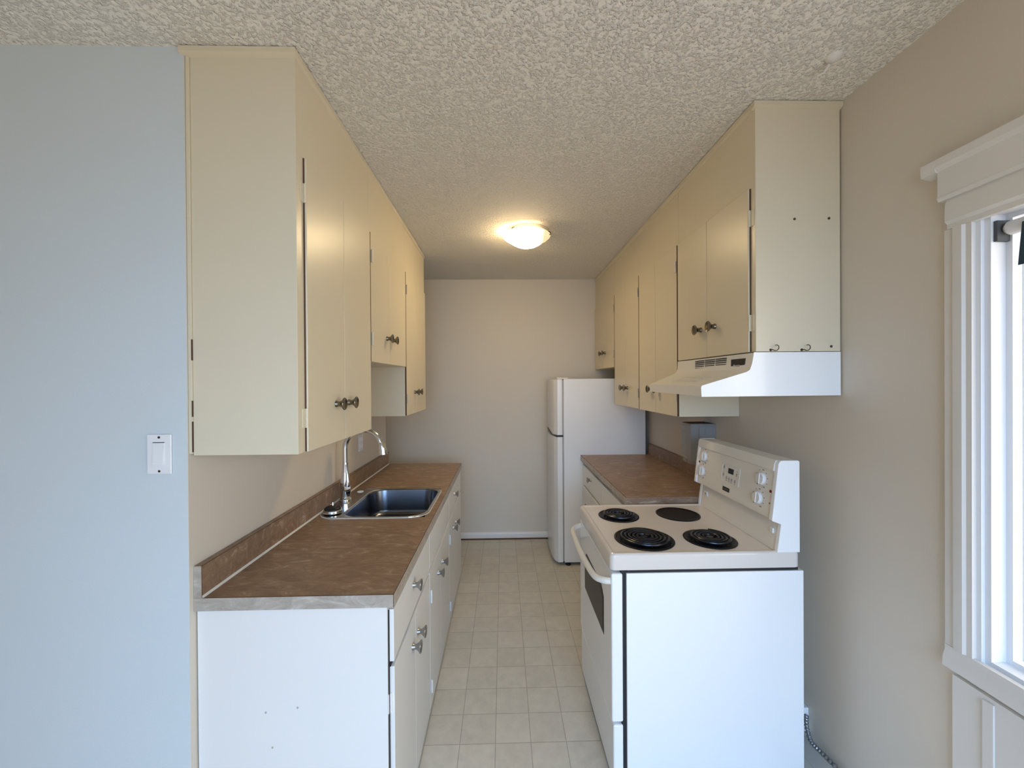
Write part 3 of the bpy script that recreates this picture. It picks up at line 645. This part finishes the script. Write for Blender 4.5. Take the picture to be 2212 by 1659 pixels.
for x, y in ((0.52, 1.54), (1.10, 1.54), (0.52, 2.06), (1.10, 2.06)):
    MB().lathe([(0.018, 0), (0.018, 0.008), (0.010, 0.012), (0.010, 0.037)], (x, y, 0), (0, 0, 1), 14).build('foot', 'rubber', t)

# range supply: flexible conduit and its box behind the stove
ring_p = catmull([(1.258, 1.62, 0.185), (1.238, 1.592, 0.165), (1.236, 1.565, 0.125), (1.246, 1.52, 0.118), (1.250, 1.44, 0.122), (1.250, 1.30, 0.118), (1.250, 1.18, 0.085), (1.250, 1.12, 0.012)], 26)
o = MB().tube(ring_p, [0.0090 if i % 6 < 3 else 0.0062 for i in range(len(ring_p))], 12).build('flexible_conduit', 'conduit', sharp=80)
o['label'] = 'flexible metal conduit running along the wall bottom behind the range'; o['category'] = 'cable'
t = thing('junction_box', 'white electrical box low on the wall behind the range', 'electrical box', (1.25, 1.64, 0.2))
MB().box(1.243, XR-0.001, 1.622, 1.69, 0.115, 0.215, 0.003).build('box', 'plastic', t)
MB().box(1.240, 1.2432, 1.628, 1.684, 0.121, 0.209, 0.002).build('cover', 'plastic', t)
o = MB().tube([(1.215, 1.60, 0.34), (1.215, 1.60, 0.43)], 0.006, 10).lathe([(0.010, 0.425), (0.010, 0.44)], (1.215, 1.60, 0), (0, 0, 1), 12).box(1.208, 1.222, 1.6, XR and 1.64, 0.335, 0.345).build('pipe_stub', 'conduit')
bpy.data.objects.remove(o)
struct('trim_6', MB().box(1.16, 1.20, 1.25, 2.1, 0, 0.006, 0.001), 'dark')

# ------------------------------------------------------------------ range hood
t = thing('range_hood', 'white range hood under the short cabinet above the stove', 'range hood', (1.05, 1.77, 1.53))
HY0, HY1 = 1.456, 2.098
lipn, lipf = 0.739, 0.785
hd = bmesh.new()
def hv(*p): return hd.verts.new(p)
secN = [(0.936, 1.690), (0.930, 1.650), (0.922, 1.628), (0.908, 1.617), (lipn, 1.567), (lipn-0.002, 1.560), (lipn, 1.529)]
secF = [(0.936, 1.690), (0.934, 1.650), (0.930, 1.635), (0.920, 1.626), (lipf, 1.569), (lipf-0.002, 1.562), (lipf, 1.531)]
N = [hv(x, HY0+0.001, z) for x, z in secN]; Fv = [hv(x, HY1, z) for x, z in secF]
for i in range(len(N)-1): hd.faces.new((N[i], N[i+1], Fv[i+1], Fv[i]))
nb = hv(XR-0.006, HY0+0.001, 1.529); nt_ = hv(XR-0.006, HY0+0.001, 1.690); fb_ = hv(XR-0.006, HY1, 1.531); ft_ = hv(XR-0.006, HY1, 1.690)
hd.faces.new((N[0], Fv[0], ft_, nt_)); hd.faces.new(N[::-1]+[nt_, nb][::1]) ; hd.faces.new(Fv + [fb_, ft_])
hd.faces.new((nt_, ft_, fb_, nb))
hd.faces.new((N[-1], nb, fb_, Fv[-1]))
bmesh.ops.recalc_face_normals(hd, faces=hd.faces)
mb = MB(); mb._add(hd); hood = mb.build('shell', 'almond', t, sharp=30)
MB().prism([(0.9365, 1.692), (0.929, 1.650), (0.921, 1.627), (0.908, 1.6185), (lipn, 1.5685), (lipn-0.003, 1.561), (lipn-0.001, 1.5265), (XR-0.006, 1.5285), (XR-0.006, 1.692)], 'y', HY0-0.0015, HY0+0.0012, 0.0008).build('end_panel', 'enamel', t)
vt = MB()
for c_ in range(3):
    for r_ in range(5):
        ya = 1.898-c_*0.092; vt.box(0.9315, 0.9345, ya-0.082, ya, 1.6785-r_*0.0085, 1.6820-r_*0.0085)
vt.build('vent_slots', 'dark', t, smooth=False)
sw = MB().box(0.9290, 0.9345, 1.500, 1.592, 1.638, 1.672, 0.001).build('switch_panel', 'black_plastic', t)
MB().box(0.9265, 0.9292, 1.530, 1.556, 1.641, 1.648, 0.0008).box(0.9265, 0.9292, 1.562, 1.574, 1.643, 1.650, 0.0008).build('switch', 'button', sw)
rb = MB()
for i in range(5):
    f_ = 0.30+0.09*i; x = 0.908-(0.908-lipn)*f_; z = 1.617-(0.05)*f_
    rb.tube([(x+0.004, 1.62, z+0.0015), (x+0.006, 1.85, z+0.0025)], 0.0018, 6)
rb.build('embossed_ribs', 'almond', t)

# ------------------------------------------------------------------ ceiling lamp
lx, ly = 0.170, 2.728
def glow_mat():
    m = bpy.data.materials.new('lit_frosted_bowl'); m.use_nodes = True; nt = m.node_tree; b = nt.nodes['Principled BSDF']
    b.inputs['Base Color'].default_value = (0.9, 0.8, 0.6, 1); b.inputs['Roughness'].default_value = 0.3
    tc = nt.nodes.new('ShaderNodeTexCoord'); sx_ = nt.nodes.new('ShaderNodeSeparateXYZ'); nt.links.new(tc.outputs['Object'], sx_.inputs[0])
    r = nt.nodes.new('ShaderNodeMapRange'); r.inputs[1].default_value = 0.0; r.inputs[2].default_value = 0.115; r.inputs[3].default_value = 52.0; r.inputs[4].default_value = 1.0; r.interpolation_type = 'SMOOTHSTEP'
    nt.links.new(sx_.outputs[0], r.inputs[0])
    b.inputs['Emission Color'].default_value = (1.0, 0.74, 0.40, 1)
    nt.links.new(r.outputs[0], b.inputs['Emission Strength'])
    return m
M['bowl'] = glow_mat()
t = thing('ceiling_light', 'lit frosted glass bowl ceiling light over the aisle', 'ceiling light', (lx, ly, ZC))
MB().lathe([(0.0, -0.0005), (0.147, -0.0005), (0.149, -0.024), (0.143, -0.029), (0, -0.029)], (lx+0.006, ly, ZC), (0, 0, 1), 48).build('pan', 'lamp_base', t)
MB().lathe([(0.160, -0.033), (0.164, -0.034), (0.160, -0.040), (0.148, -0.050), (0.128, -0.062), (0.100, -0.082), (0.070, -0.098), (0.035, -0.108), (0.0, -0.111)], (lx, ly, ZC), (0, 0, 1), 56, cap=False).build('glass_bowl', 'bowl', t)
MB().lathe([(0.158, -0.0335), (0.146, -0.046), (0.126, -0.058), (0.098, -0.078), (0.068, -0.094), (0.034, -0.104), (0.0, -0.107)], (lx, ly, ZC), (0, 0, 1), 56, cap=False).build('bowl_light_block', 'lamp_base', t)  # added inner shell that blocks the bowl's glow towards the ceiling
for a in (-0.35, 1.9, 4.05):
    ca, sa = math.cos(a), math.sin(a)
    MB().tube([(lx+0.136*ca, ly+0.136*sa, ZC-0.016), (lx+0.152*ca, ly+0.152*sa, ZC-0.018), (lx+0.168*ca, ly+0.168*sa, ZC-0.028), (lx+0.169*ca, ly+0.169*sa, ZC-0.040), (lx+0.160*ca, ly+0.160*sa, ZC-0.044)], 0.0032, 8).build('clip', 'dark_metal', t)
pl = bpy.data.lights.new('bulb', 'POINT'); pl.energy = 3.2; pl.color = (1.0, 0.72, 0.38); pl.shadow_soft_size = 0.02
po = bpy.data.objects.new('bulb', pl); COL.objects.link(po); po.location = (-0.132, 0.01, -0.0365); po.parent = t

# ceiling patch: painted-over hook
o = MB().lathe([(0, -0.0005), (0.024, -0.0005), (0.020, -0.008), (0.010, -0.014), (0, -0.016)], (1.068, 1.25, ZC), (0.1, 0.1, 1), 14).tube([(1.066, 1.262, ZC-0.014), (1.064, 1.285, ZC-0.026), (1.052, 1.296, ZC-0.028), (1.048, 1.310, ZC-0.020), (1.050, 1.322, ZC-0.008)], [0.005, 0.004, 0.0035, 0.003, 0.003], 8).build('ceiling_hook', 'trim')
o['label'] = 'small painted-over hook stub on the ceiling near the right wall'; o['category'] = 'hook'

for o in bpy.data.objects:
    if '_o' in o: del o['_o']
S.cycles.use_denoising = True
S.cycles.max_bounces = 10; S.cycles.diffuse_bounces = 6
S.cycles.sample_clamp_indirect = 6
